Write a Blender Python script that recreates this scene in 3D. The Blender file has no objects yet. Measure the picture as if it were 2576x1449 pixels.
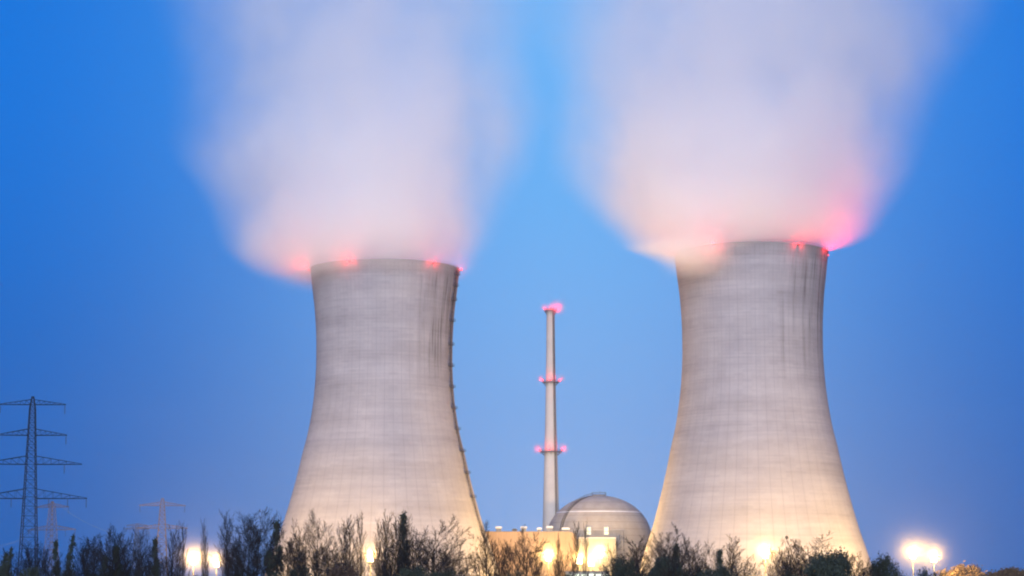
import bpy, math, random
from mathutils import Vector, Matrix
R = math.radians
PI = math.pi
C = bpy.context.scene.collection
sc = bpy.context.scene

# ------------------------------------------------------------------ camera
F = 5670.0                       # focal length in units of a 2576 x 1449 picture
PITCH = math.atan(775.5 / F)
EYE = Vector((0, 0, 1.7))
cam_d = bpy.data.cameras.new('camera')
cam = bpy.data.objects.new('camera', cam_d)
C.objects.link(cam)
cam.location = EYE
cam.rotation_euler = (PI / 2 + PITCH, 0, 0)
cam_d.sensor_width = 36
cam_d.lens = 36 * F / 2576
cam_d.clip_start = 0.5
cam_d.clip_end = 30000
sc.camera = cam

def pix(px, py, Y):
    """a picture point (2576 x 1449 units) at world depth Y"""
    u = (px - 1288) / F; v = (724.5 - py) / F
    c, s = math.cos(PITCH), math.sin(PITCH)
    d = Vector((u, c - v * s, s + v * c))
    return EYE + d * (Y / d.y)

# ------------------------------------------------------------------ sky, twilight sun, exposure
SUN_EL, SUN_AZ = R(4.0), R(185.0)           # afterglow behind the camera
world = bpy.data.worlds.new('World')
sc.world = world
world.use_nodes = True
wt = world.node_tree
wt.nodes.clear()

class N:
    """tiny node-graph helper"""
    def __init__(s, tree): s.t = tree
    def n(s, typ, **kw):
        nd = s.t.nodes.new(typ)
        for k, v in kw.items(): setattr(nd, k, v)
        return nd
    def put(s, sock, v):
        if hasattr(v, 'is_linked') or hasattr(v, 'links'): s.t.links.new(v, sock)
        else: sock.default_value = v
    def m(s, op, a, b=None, c=None, clamp=False):
        nd = s.n('ShaderNodeMath', operation=op, use_clamp=clamp)
        s.put(nd.inputs[0], a)
        if b is not None: s.put(nd.inputs[1], b)
        if c is not None: s.put(nd.inputs[2], c)
        return nd.outputs[0]
    def step(s, x, a, b, lo=0.0, hi=1.0):
        nd = s.n('ShaderNodeMapRange', interpolation_type='SMOOTHSTEP')
        s.put(nd.inputs['Value'], x)
        nd.inputs['From Min'].default_value = a; nd.inputs['From Max'].default_value = b
        nd.inputs['To Min'].default_value = lo; nd.inputs['To Max'].default_value = hi
        return nd.outputs[0]
    def lin(s, x, a, b, lo=0.0, hi=1.0):
        nd = s.n('ShaderNodeMapRange')
        s.put(nd.inputs['Value'], x)
        nd.inputs['From Min'].default_value = a; nd.inputs['From Max'].default_value = b
        nd.inputs['To Min'].default_value = lo; nd.inputs['To Max'].default_value = hi
        return nd.outputs[0]
    def mix(s, f, a, b, mode='MIX'):
        nd = s.n('ShaderNodeMix', data_type='RGBA', blend_type=mode)
        s.put(nd.inputs[0], f)
        s.put(nd.inputs[6], a); s.put(nd.inputs[7], b)
        return nd.outputs[2]
    def xyz(s, x, y, z):
        nd = s.n('ShaderNodeCombineXYZ')
        for i, v in enumerate((x, y, z)): s.put(nd.inputs[i], v)
        return nd.outputs[0]
    def sep(s, v):
        nd = s.n('ShaderNodeSeparateXYZ'); s.put(nd.inputs[0], v)
        return nd.outputs
    def noise(s, vec, scale, detail=2.0, rough=0.5, dist=0.0):
        nd = s.n('ShaderNodeTexNoise')
        s.put(nd.inputs['Vector'], vec)
        nd.inputs['Scale'].default_value = scale; nd.inputs['Detail'].default_value = detail
        nd.inputs['Roughness'].default_value = rough; nd.inputs['Distortion'].default_value = dist
        return nd.outputs
    def curve(s, x, pts, xr, yr):
        """piecewise curve of real values pts over xr mapped into yr"""
        nd = s.n('ShaderNodeFloatCurve')
        cv = nd.mapping.curves[0]
        q = [((a - xr[0]) / (xr[1] - xr[0]), (b - yr[0]) / (yr[1] - yr[0])) for a, b in pts]
        cv.points[0].location = q[0]; cv.points[1].location = q[-1]
        for p in q[1:-1]: cv.points.new(*p)
        nd.mapping.update()
        s.put(nd.inputs['Value'], s.lin(x, xr[0], xr[1]))
        return s.lin(nd.outputs[0], 0, 1, yr[0], yr[1])

g = N(wt)
tc = g.n('ShaderNodeTexCoord')
dx, dy, dz = g.sep(tc.outputs['Generated'])
az = g.m('ARCTAN2', dx, dy)
lobe = g.m('EXPONENT', g.m('MULTIPLY', g.m('POWER', g.m('ABSOLUTE', g.m('DIVIDE', g.m('SUBTRACT', az, 0.022), 0.140)), 2.0), -1.0))
# sky right behind the plant: pale blue low down, clearer blue above
low = g.step(dz, 0.0, 0.24)
deep = g.mix(low, (0.0005, 0.095, 0.42, 1), (0.0003, 0.168, 0.71, 1))
pale = g.mix(low, (0.25, 0.44, 0.82, 1), (0.125, 0.46, 0.96, 1))
front = g.mix(g.step(dz, 0.32, 0.75), g.mix(lobe, deep, pale), (0.24, 0.46, 1.25, 1))
sky = g.n('ShaderNodeTexSky', sky_type='NISHITA')
sky.sun_disc = False
sky.sun_elevation = SUN_EL
sky.sun_rotation = SUN_AZ
sky.air_density = 1.0; sky.dust_density = 2.0; sky.ozone_density = 4.0
fade = g.step(dy, -0.35, 0.60)
bg1 = g.n('ShaderNodeBackground'); g.put(bg1.inputs['Color'], g.mix(1.0, sky.outputs[0], (0.62, 0.95, 1.9, 1), 'MULTIPLY')); bg1.inputs['Strength'].default_value = 0.10
bg2 = g.n('ShaderNodeBackground'); g.put(bg2.inputs['Color'], front); bg2.inputs['Strength'].default_value = 1.0
ms = g.n('ShaderNodeMixShader')
g.put(ms.inputs[0], fade)
wt.links.new(bg1.outputs[0], ms.inputs[1]); wt.links.new(bg2.outputs[0], ms.inputs[2])
wo = g.n('ShaderNodeOutputWorld')
wt.links.new(ms.outputs[0], wo.inputs['Surface'])

sun_d = bpy.data.lights.new('sun', 'SUN')
sun_d.energy = 3.6
sun_d.angle = R(35)
sun_d.color = (0.83, 0.87, 1.0)
sun = bpy.data.objects.new('sun', sun_d)
C.objects.link(sun)
SUN_DIR = Vector((math.sin(SUN_AZ), math.cos(SUN_AZ), math.tan(R(14)))).normalized()
sun.rotation_euler = SUN_DIR.to_track_quat('Z', 'Y').to_euler()
sun.location = (0, -100, 300)

vs = sc.view_settings
vs.view_transform = 'Standard'; vs.look = 'None'; vs.exposure = 0.0; vs.gamma = 1.0
vs.use_curve_mapping = False
cy = sc.cycles
cy.use_denoising = True
cy.use_adaptive_sampling = True
cy.adaptive_threshold = 0.015
cy.max_bounces = 16
cy.diffuse_bounces = 2
cy.glossy_bounces = 2
cy.transparent_max_bounces = 8
cy.volume_bounces = 14
cy.volume_step_rate = 0.8
cy.volume_max_steps = 256
cy.filter_width = 2.0
cy.sample_clamp_indirect = 8.0

# ------------------------------------------------------------------ object helpers
def tag(o, label=None, cat=None, group=None, kind=None):
    if label: o['label'] = label
    if cat: o['category'] = cat
    if group: o['group'] = group
    if kind: o['kind'] = kind
    return o

def empty(name, loc, rz=0.0):
    o = bpy.data.objects.new(name, None)
    C.objects.link(o)
    o.location = loc; o.rotation_euler = (0, 0, rz)
    o.empty_display_size = 1.0
    return o

class MB:
    def __init__(s): s.v = []; s.f = []
    def box(s, x0, x1, y0, y1, z0, z1):
        b = len(s.v)
        s.v += [(x, y, z) for z in (z0, z1) for y in (y0, y1) for x in (x0, x1)]
        s.f += [tuple(b + i for i in q) for q in ((0, 2, 3, 1), (4, 5, 7, 6), (0, 1, 5, 4), (2, 6, 7, 3), (0, 4, 6, 2), (1, 3, 7, 5))]
        return s
    def tube(s, a, b, r0, r1=None, n=4, cap=True):
        r1 = r0 if r1 is None else r1
        a = Vector(a); b = Vector(b); d = b - a
        if d.length < 1e-6: return s
        d.normalize()
        u = d.cross(Vector((0, 0, 1)) if abs(d.z) < 0.9 else Vector((1, 0, 0))).normalized()
        w = d.cross(u)
        k = len(s.v)
        for p, r in ((a, r0), (b, r1)):
            for i in range(n):
                t = 2 * PI * i / n
                q = p + (u * math.cos(t) + w * math.sin(t)) * r
                s.v.append((q.x, q.y, q.z))
        for i in range(n):
            j = (i + 1) % n
            s.f.append((k + i, k + j, k + n + j, k + n + i))
        if cap:
            s.f.append(tuple(k + i for i in reversed(range(n)))); s.f.append(tuple(k + n + i for i in range(n)))
        return s
    def lathe(s, prof, n=48, cx=0, cy=0, close=False):
        k = len(s.v)
        for r, z in prof:
            for i in range(n):
                t = 2 * PI * i / n
                s.v.append((cx + r * math.cos(t), cy + r * math.sin(t), z))
        m = len(prof)
        for j in range(m if close else m - 1):
            jj = (j + 1) % m
            for i in range(n):
                ii = (i + 1) % n
                s.f.append((k + j * n + i, k + j * n + ii, k + jj * n + ii, k + jj * n + i))
        if not close:
            if prof[0][0] > 1e-4: s.f.append(tuple(k + i for i in reversed(range(n))))
            if prof[-1][0] > 1e-4: s.f.append(tuple(k + (m - 1) * n + i for i in range(n)))
        return s
    def quad(s, c, u, w):
        k = len(s.v)
        for a, b in ((-1, -1), (1, -1), (1, 1), (-1, 1)):
            q = c + u * a + w * b
            s.v.append((q.x, q.y, q.z))
        s.f.append((k, k + 1, k + 2, k + 3))
        return s
    def mesh(s, name, mat, smooth=False):
        me = bpy.data.meshes.new(name)
        me.from_pydata(s.v, [], s.f)
        if mat: me.materials.append(mat)
        if smooth: me.shade_smooth()
        me.update()
        return me
    def build(s, name, mat, parent=None, smooth=False, loc=None):
        o = bpy.data.objects.new(name, s.mesh(name, mat, smooth))
        C.objects.link(o)
        if parent: o.parent = parent
        if loc is not None: o.location = loc
        return o

def smooth_angle(o, deg=40):
    o.data.shade_smooth()
    try: o.data.set_sharp_from_angle(angle=R(deg))
    except Exception: pass
    return o

# ------------------------------------------------------------------ materials
def new_mat(name):
    m = bpy.data.materials.new(name)
    m.use_nodes = True
    return m, N(m.node_tree), m.node_tree.nodes['Principled BSDF']

def plain(name, col, rough=0.7, metal=0.0, nscale=1.5, var=0.25):
    m, g, p = new_mat(name)
    t = g.n('ShaderNodeTexCoord')
    nz = g.noise(t.outputs['Object'], nscale, 4, 0.6)[0]
    a = tuple(c * (1 - var) for c in col) + (1,); b = tuple(min(1, c * (1 + var)) for c in col) + (1,)
    g.put(p.inputs['Base Color'], g.mix(g.lin(nz, 0.3, 0.7), a, b))
    p.inputs['Roughness'].default_value = rough
    p.inputs['Metallic'].default_value = metal
    p.inputs['Specular IOR Level'].default_value = 0.25
    return m

def emitter(name, col, strength):
    m = bpy.data.materials.new(name); m.use_nodes = True
    g = N(m.node_tree); m.node_tree.nodes.clear()
    e = g.n('ShaderNodeEmission'); e.inputs[0].default_value = (*col, 1); e.inputs[1].default_value = strength
    o = g.n('ShaderNodeOutputMaterial'); m.node_tree.links.new(e.outputs[0], o.inputs['Surface'])
    return m

def concrete_shell(name, seed, stain_lo, stain_hi, top):
    """cast concrete of a cooling tower: lifts, vertical formwork joints, rain streaks"""
    m, g, p = new_mat(name)
    t = g.n('ShaderNodeTexCoord')
    x, y, z = g.sep(t.outputs['Object'])
    th = g.m('ARCTAN2', x, g.m('MULTIPLY', y, -1.0))
    def lines(n, w, off=0.0):
        fr = g.m('FRACT', g.m('ADD', g.m('MULTIPLY', th, n / (2 * PI)), off))
        d = g.m('ABSOLUTE', g.m('SUBTRACT', fr, 0.5))
        return g.step(d, w, w * 0.35)
    wob = g.noise(t.outputs['Object'], 0.05, 2)[0]
    lift = g.noise(g.xyz(g.m('MULTIPLY', th, 0.5), seed, g.m('MULTIPLY', z, 0.16)), 1.0, 4, 0.62)[0]
    fine = g.noise(g.xyz(g.m('MULTIPLY', th, 0.9), seed + 7, g.m('MULTIPLY', z, 1.1)), 1.0, 2, 0.6)[0]
    patch = g.noise(g.xyz(g.m('MULTIPLY', th, 9), seed + 3, g.m('MULTIPLY', z, 0.06)), 1.0, 3, 0.6)[0]
    panel = g.noise(g.xyz(g.m('FLOOR', g.m('MULTIPLY', th, 52 / (2 * PI))), seed, g.m('FLOOR', g.m('MULTIPLY', z, 0.72))), 3.7, 0)[0]
    val = g.m('ADD', g.lin(lift, 0.32, 0.68, -0.115, 0.115), g.lin(fine, 0.3, 0.7, -0.05, 0.05))
    val = g.m('ADD', val, g.lin(patch, 0.3, 0.7, -0.04, 0.04))
    val = g.m('ADD', val, g.lin(panel, 0.3, 0.7, -0.035, 0.035))
    # joints
    j1 = g.m('MULTIPLY', lines(52, 0.055), g.step(z, top * 0.9, top * 0.45, 0.06, 0.13))
    j2 = g.m('MULTIPLY', lines(104, 0.085, 0.5), g.step(z, top * 0.45, top * 0.72, 0.0, 0.075))
    hz = g.m('ABSOLUTE', g.m('SUBTRACT', g.m('FRACT', g.m('MULTIPLY', z, 0.72)), 0.5))
    j3 = g.m('MULTIPLY', g.step(hz, 0.14, 0.03), g.step(z, top * 0.35, top * 0.65, 0.02, 0.05))
    # dark streaks along the joints of the weather side
    sec = g.m('MULTIPLY', g.step(th, stain_lo - 0.3, stain_lo + 0.28), g.step(th, stain_hi + 0.3, stain_hi - 0.1))
    run = g.noise(g.xyz(g.m('MULTIPLY', th, 14), seed + 11, g.m('MULTIPLY', z, 0.028)), 1.0, 3, 0.6)[0]
    each = g.noise(g.xyz(g.m('FLOOR', g.m('ADD', g.m('MULTIPLY', th, 104 / (2 * PI)), 0.0)), seed, 0.5), 2.3, 0)[0]
    zs = g.m('DIVIDE', z, top)
    fall = g.step(g.m('ADD', zs, g.lin(each, 0.3, 0.7, -0.13, 0.17)), 0.66, 0.92)
    fall = g.m('MULTIPLY', fall, g.step(z, top * 0.99, top * 0.95))
    s1 = g.m('MULTIPLY', g.m('MULTIPLY', sec, fall), g.step(run, 0.36, 0.66))
    streak = g.m('MULTIPLY', g.m('MULTIPLY', g.m('MULTIPLY', s1, lines(104, 0.26, 0.0)), g.lin(each, 0.32, 0.68, 0.30, 1.0)), 0.52)
    broad = g.m('MULTIPLY', g.m('MULTIPLY', g.step(th, stain_lo - 0.1, stain_lo + 0.7), g.step(zs, 0.60, 0.85)), 0.10)
    stain_wash = g.m('MULTIPLY', s1, 0.20)  # soft grey stain around the streaks
    rim = g.m('MULTIPLY', g.step(z, top - 5.5, top - 3.5), 0.14)
    dark = g.m('ADD', g.m('ADD', g.m('ADD', j1, j2), g.m('ADD', j3, rim)), g.m('ADD', g.m('ADD', streak, stain_wash), broad), clamp=True)
    k = g.m('MULTIPLY', g.m('ADD', 1.0, val), g.m('SUBTRACT', 1.0, dark))
    base = g.mix(g.lin(wob, 0.35, 0.65), (0.270, 0.272, 0.316, 1), (0.298, 0.298, 0.338, 1))
    g.put(p.inputs['Base Color'], g.mix(1.0, base, g.xyz(k, k, k), 'MULTIPLY'))
    p.inputs['Roughness'].default_value = 0.9
    p.inputs['Specular IOR Level'].default_value = 0.15
    bp = g.n('ShaderNodeBump'); bp.inputs['Strength'].default_value = 0.35; bp.inputs['Distance'].default_value = 0.12
    g.put(bp.inputs['Height'], g.m('SUBTRACT', 1.0, g.m('ADD', j1, j3)))
    g.put(p.inputs['Normal'], bp.outputs[0])
    return m

M_STEEL = plain('galvanised_steel', (0.16, 0.17, 0.18), 0.55, 0.3)
M_DARKSTEEL = plain('weathered_steel', (0.05, 0.05, 0.055), 0.6, 0.2)
M_PYLON = plain('pylon_steel', (0.012, 0.018, 0.032), 0.8, 0.0)
M_PYLON_LIT = plain('lamplit_pylon_steel', (0.15, 0.11, 0.09), 0.7, 0.0)  # lit copy of the pylon steel, warm lamp light painted into its colour
M_CABLE = plain('cable_aluminium', (0.32, 0.32, 0.32), 0.5, 0.2)
M_GLASSINS = plain('insulator_porcelain', (0.07, 0.06, 0.06), 0.3)
M_POLE = plain('lamp_post_steel', (0.06, 0.058, 0.055), 0.5, 0.0)
M_HOUSING = plain('lamp_housing', (0.25, 0.25, 0.24), 0.5, 0.2)
M_LENS = emitter('sodium_lens', (1.0, 0.80, 0.42), 60)
M_RED = emitter('red_beacon_glass', (1.0, 0.05, 0.06), 7)
M_BARK = plain('bare_bark', (0.013, 0.012, 0.012), 0.95, 0, 3.0, 0.35)
M_BARK_DARK = plain('dark_bark', (0.020, 0.020, 0.022), 0.95, 0, 3.0, 0.35)
M_TWIG = plain('bare_twigs', (0.015, 0.013, 0.0125), 0.95, 0, 1.0, 0.35)
M_LEAF = plain('evergreen_leaves', (0.030, 0.040, 0.030), 0.8, 0, 0.6, 0.5)
M_LEAF_BROWN = plain('withered_leaves', (0.050, 0.032, 0.024), 0.85, 0, 0.6, 0.5)
M_LEAF_PALE = plain('dry_tan_leaves', (0.15, 0.105, 0.07), 0.85, 0, 0.5, 0.4)
M_GRASS = plain('winter_grass', (0.055, 0.060, 0.030), 0.95, 0, 0.3, 0.4)
M_ASPHALT = plain('yard_asphalt', (0.055, 0.055, 0.055), 0.9, 0, 0.4, 0.2)
M_CHIM = plain('chimney_concrete', (0.50, 0.47, 0.43), 0.9, 0, 0.25, 0.05)
M_VENT = plain('roof_vent_sheet', (0.62, 0.62, 0.62), 0.5, 0.0, 0.8, 0.12)
M_DOOR = plain('grey_door', (0.10, 0.10, 0.10), 0.6)
M_WIN = emitter('lit_window', (1.0, 0.90, 0.62), 1.6)
M_WIN_WHITE = emitter('lit_window_white', (0.95, 1.0, 0.80), 2.0)
M_FRAME = plain('window_frame', (0.30, 0.29, 0.27), 0.6)

def cladding(name, col, seam=1.2, seam_dark=0.16, horiz=False):
    m, g, p = new_mat(name)
    t = g.n('ShaderNodeTexCoord')
    x, y, z = g.sep(t.outputs['Object'])
    c = z if horiz else g.m('ADD', x, y)
    d = g.m('ABSOLUTE', g.m('SUBTRACT', g.m('FRACT', g.m('DIVIDE', c, seam)), 0.5))
    ln = g.m('MULTIPLY', g.step(d, 0.1, 0.03), seam_dark)
    nz = g.noise(g.xyz(g.m('MULTIPLY', x, 0.3), g.m('MULTIPLY', y, 0.3), g.m('MULTIPLY', z, 0.07)), 1.0, 4, 0.6)[0]
    k = g.m('SUBTRACT', g.lin(nz, 0.3, 0.7, 0.86, 1.10), ln)
    g.put(p.inputs['Base Color'], g.mix(1.0, (*col, 1), g.xyz(k, k, k), 'MULTIPLY'))
    p.inputs['Roughness'].default_value = 0.75
    p.inputs['Specular IOR Level'].default_value = 0.2
    return m
M_HALL = cladding('ochre_sheet_cladding', (0.38, 0.26, 0.16))
M_ANNEX = cladding('cream_render', (0.40, 0.37, 0.28), 3.0, 0.06)
M_GATE = cladding('gatehouse_render', (0.42, 0.40, 0.34), 2.4, 0.08)
M_DARKBAND = cladding('grey_parapet', (0.22, 0.21, 0.20), 2.0, 0.08)
M_DOME = cladding('dome_concrete', (0.37, 0.33, 0.28), 3.1, 0.16, True)

# ------------------------------------------------------------------ ground
gm, gg, gp = new_mat('meadow')
gt = gg.n('ShaderNodeTexCoord')
n1 = gg.noise(gt.outputs['Object'], 0.02, 5, 0.6)[0]; n2 = gg.noise(gt.outputs['Object'], 0.6, 4, 0.6)[0]
gg.put(gp.inputs['Base Color'], gg.mix(gg.lin(n2, 0.3, 0.7), gg.mix(n1, (0.030, 0.034, 0.016, 1), (0.060, 0.056, 0.030, 1)), (0.045, 0.050, 0.022, 1)))
gp.inputs['Roughness'].default_value = 1.0
ground = MB()
NX, NY = 30, 40
for j in range(NY + 1):
    for i in range(NX + 1):
        ground.v.append((-2900 + 5800 * i / NX, -190 + 4680 * j / NY, 0.0))
for j in range(NY):
    for i in range(NX):
        a = j * (NX + 1) + i
        ground.f.append((a, a + 1, a + NX + 2, a + NX + 1))
tag(ground.build('ground', gm), 'dark winter meadow the whole power plant stands on', 'ground', kind='structure')
yard = MB(); yard.v = [(-170, 800, .004), (230, 800, .004), (230, 1230, .004), (-170, 1230, .004)]; yard.f = [(0, 1, 2, 3)]
tag(yard.build('plant_yard', M_ASPHALT), 'asphalt yard under the cooling towers and plant buildings', 'yard', kind='structure')

# ------------------------------------------------------------------ cooling towers
D_L, D_R = 980.0, 938.0
X_L = pix(964, 1300, D_L).x
PROF_P = [(187.8, 682), (184.5, 710), (181, 741), (177, 772), (173.6, 812), (171.6, 850), (171.0, 890), (171.2, 925), (173.2, 966), (176.7, 1008), (182.7, 1052.5),
          (191.0, 1097), (202.3, 1141.5), (217.4, 1207.7), (236, 1277), (254, 1337), (272, 1387), (292, 1449), (308, 1494)]
def tower_profile(Y, kz=1.0, kr=1.0):
    out = []
    for hw, py in PROF_P:
        out.append((hw * Y / F * 1.006 * kr, pix(964, py, Y).z * kz))
    return out[::-1]          # from the ground up
def resample(pr, n):
    """smooth (Catmull-Rom) profile"""
    out = []
    m = len(pr)
    for i in range(m - 1):
        p0 = pr[max(i - 1, 0)]; p1 = pr[i]; p2 = pr[i + 1]; p3 = pr[min(i + 2, m - 1)]
        for k in range(n):
            t = k / n
            out.append(tuple(0.5 * ((2 * p1[a]) + (-p0[a] + p2[a]) * t + (2 * p0[a] - 5 * p1[a] + 4 * p2[a] - p3[a]) * t * t + (-p0[a] + 3 * p1[a] - 3 * p2[a] + p3[a]) * t ** 3) for a in (0, 1)))
    out.append(pr[-1])
    return out
def prof_r(pr, z):
    for (r0, z0), (r1, z1) in zip(pr, pr[1:]):
        if z0 <= z <= z1: return r0 + (r1 - r0) * (z - z0) / (z1 - z0)
    return pr[-1][0] if z > pr[-1][1] else pr[0][0]

def halo_mat(name, dens, aniso, power):
    m = bpy.data.materials.new(name); m.use_nodes = True
    g = N(m.node_tree); m.node_tree.nodes.clear()
    t = g.n('ShaderNodeTexCoord')
    ln = g.n('ShaderNodeVectorMath', operation='LENGTH'); g.put(ln.inputs[0], t.outputs['Object'])
    k = g.m('SUBTRACT', 1.0, ln.outputs['Value'], clamp=True)
    pv = g.n('ShaderNodeVolumePrincipled')
    pv.inputs['Color'].default_value = (.97, .97, .97, 1); pv.inputs['Anisotropy'].default_value = aniso
    g.put(pv.inputs['Density'], g.m('MULTIPLY', g.m('POWER', k, power), dens))
    o = g.n('ShaderNodeOutputMaterial'); m.node_tree.links.new(pv.outputs[0], o.inputs['Volume'])
    return m
HALO_MATS = {}  # scattering air added round lamps, stands in for lens bloom
HALO_SHAPE = MB().lathe([(0.0, -1.0)] + [(math.cos(t), math.sin(t)) for t in [PI * (i / 12 - .5) for i in range(1, 12)]] + [(0.0, 1.0)], 20)
def halo_ball(loc, rad, dens, label):
    """an added ball of scattering air that gives a lamp its halo, thinning out from its middle"""
    if dens not in HALO_MATS: HALO_MATS[dens] = halo_mat('halo_ball', dens, 0.3, 2.0 if dens > .05 else 5.0)
    o = HALO_SHAPE.build('halo_ball', HALO_MATS[dens], None, True, loc)
    o.scale = (rad, rad, rad)
    tag(o, label, 'halo_ball', 'halo balls added round lamps', 'stuff')
    return o

def red_glow(parent, loc, watts, radius=0.3):
    ld = bpy.data.lights.new('warning_glow', 'POINT')
    ld.energy = watts; ld.color = (1.0, 0.013, 0.025); ld.shadow_soft_size = radius
    o = bpy.data.objects.new('warning_glow', ld); C.objects.link(o)
    o.parent = parent; o.location = loc
    return o

def warning_light(parent, loc, out, watts, glow_off=(0, 0, 0)):
    """bracket, base drum and red glass of an aviation warning lamp"""
    b = MB(); x, y, z = loc
    ox, oy = out
    b.tube((x - ox * 1.1, y - oy * 1.1, z - 0.9), (x, y, z - 0.45), 0.07, n=5)
    b.lathe([(0.32, z - 0.55), (0.32, z - 0.25), (0.24, z - 0.2)], 10, x, y)
    o = b.build('warning_light', M_DARKSTEEL, parent)
    l = MB(); l.lathe([(0.27, z - 0.2), (0.30, z + 0.1), (0.25, z + 0.35), (0.12, z + 0.47), (0.0, z + 0.5)], 12, x, y)
    l.build('red_lens', M_RED, o, True)
    if watts > 10000:                                # strong beacon that shines away from the wall
        ld = bpy.data.lights.new('beacon_light', 'SPOT')
        ld.energy = watts; ld.color = (1.0, 0.03, 0.05); ld.spot_size = R(165); ld.spot_blend = 0.8; ld.shadow_soft_size = 0.3
        so = bpy.data.objects.new('beacon_light', ld); C.objects.link(so); so.parent = o
        so.location = (x + ox * .5, y + oy * .5, z + .9)
        so.rotation_euler = Vector((-ox * .8, -oy * .8, -.75)).to_track_quat('Z', 'Y').to_euler()
        red_glow(o, (x + ox * .2, y + oy * .2, z + .25), 3000)
    elif watts: red_glow(o, (x + ox * 0.45 + glow_off[0], y + oy * 0.45 + glow_off[1], z + 0.25 + glow_off[2]), watts)
    return o

def cooling_tower(Y, X, label, seed, kz, kr, lights, stain, slim=0.0):
    pr = resample(tower_profile(D_L, kz, kr), 5)
    top = pr[-1][1]
    root = empty('cooling_tower', (X, Y, 0))
    tag(root, label, 'cooling tower', 'twin cooling towers')
    r_top = pr[-1][0]
    m = MB()
    pr = [(r * (1 - slim * max(0, 1 - z / (top * .55))), z) for r, z in pr]
    full = [(max(r, 1), max(z, 0)) for r, z in pr]
    full[-1] = (r_top, top)
    full += [(r_top + 0.15, top + 0.0), (r_top + 0.15, top + 0.6), (r_top - 0.9, top + 0.6)]
    full += [(prof_r(pr, z) - 0.8, z) for z in (top - 1.5, top - 15, top - 40, top - 70, 30, 8, 0)]
    m.lathe(full, 160, close=True)
    sh = m.build('shell', concrete_shell('tower_concrete', seed, stain[0], stain[1], top), root)
    smooth_angle(sh, 35)
    w = MB()
    n = 120
    for i in range(n):                              # handrail round the rim walkway
        a0, a1 = 2 * PI * i / n, 2 * PI * (i + 1) / n
        rr = r_top - 0.3
        p0 = Vector((rr * math.cos(a0), rr * math.sin(a0), top + 0.6)); p1 = Vector((rr * math.cos(a1), rr * math.sin(a1), top + 0.6))
        w.tube(p0, p0 + Vector((0, 0, 1.0)), 0.03, n=4)
        for h in (0.5, 1.0): w.tube(p0 + Vector((0, 0, h)), p1 + Vector((0, 0, h)), 0.025, n=4, cap=False)
    w.build('rim_railing', M_DARKSTEEL, root)
    for ang, watts, up in lights:
        a = R(ang); ox, oy = math.sin(a), -math.cos(a)
        warning_light(root, ((r_top + 0.9) * ox, (r_top + 0.9) * oy, top + 0.3), (ox, oy), watts, (0, 0, up))
    return root, pr, top

RED = 3000.0
towL, prL, topL = cooling_tower(D_L, X_L, 'concrete cooling tower with a caged ladder up its right side', 1.3, 1.0, 1.0,
                                [(-88, RED * 6, 0), (-24, RED, 0), (41, RED, 0), (86, RED * 1.3, 0), (140, RED * 2, 0), (-140, RED * 2, 0)], (0.62, 1.25))
X_R = pix(1899, 1300, D_R).x
towR, prR, topR = cooling_tower(D_R, X_R, 'concrete cooling tower on the right with steam draped over its rim', 5.1, 1.006, 0.985,
                                [(-33, RED * 1.6, 0), (-86, RED * 1.0, 0), (30, RED * 1.3, 0), (66, RED * 1.8, 0), (96, RED * 28, 0), (150, RED * 3, 0), (-140, RED * 2, 0)], (0.35, 1.35), 0.035)

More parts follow.
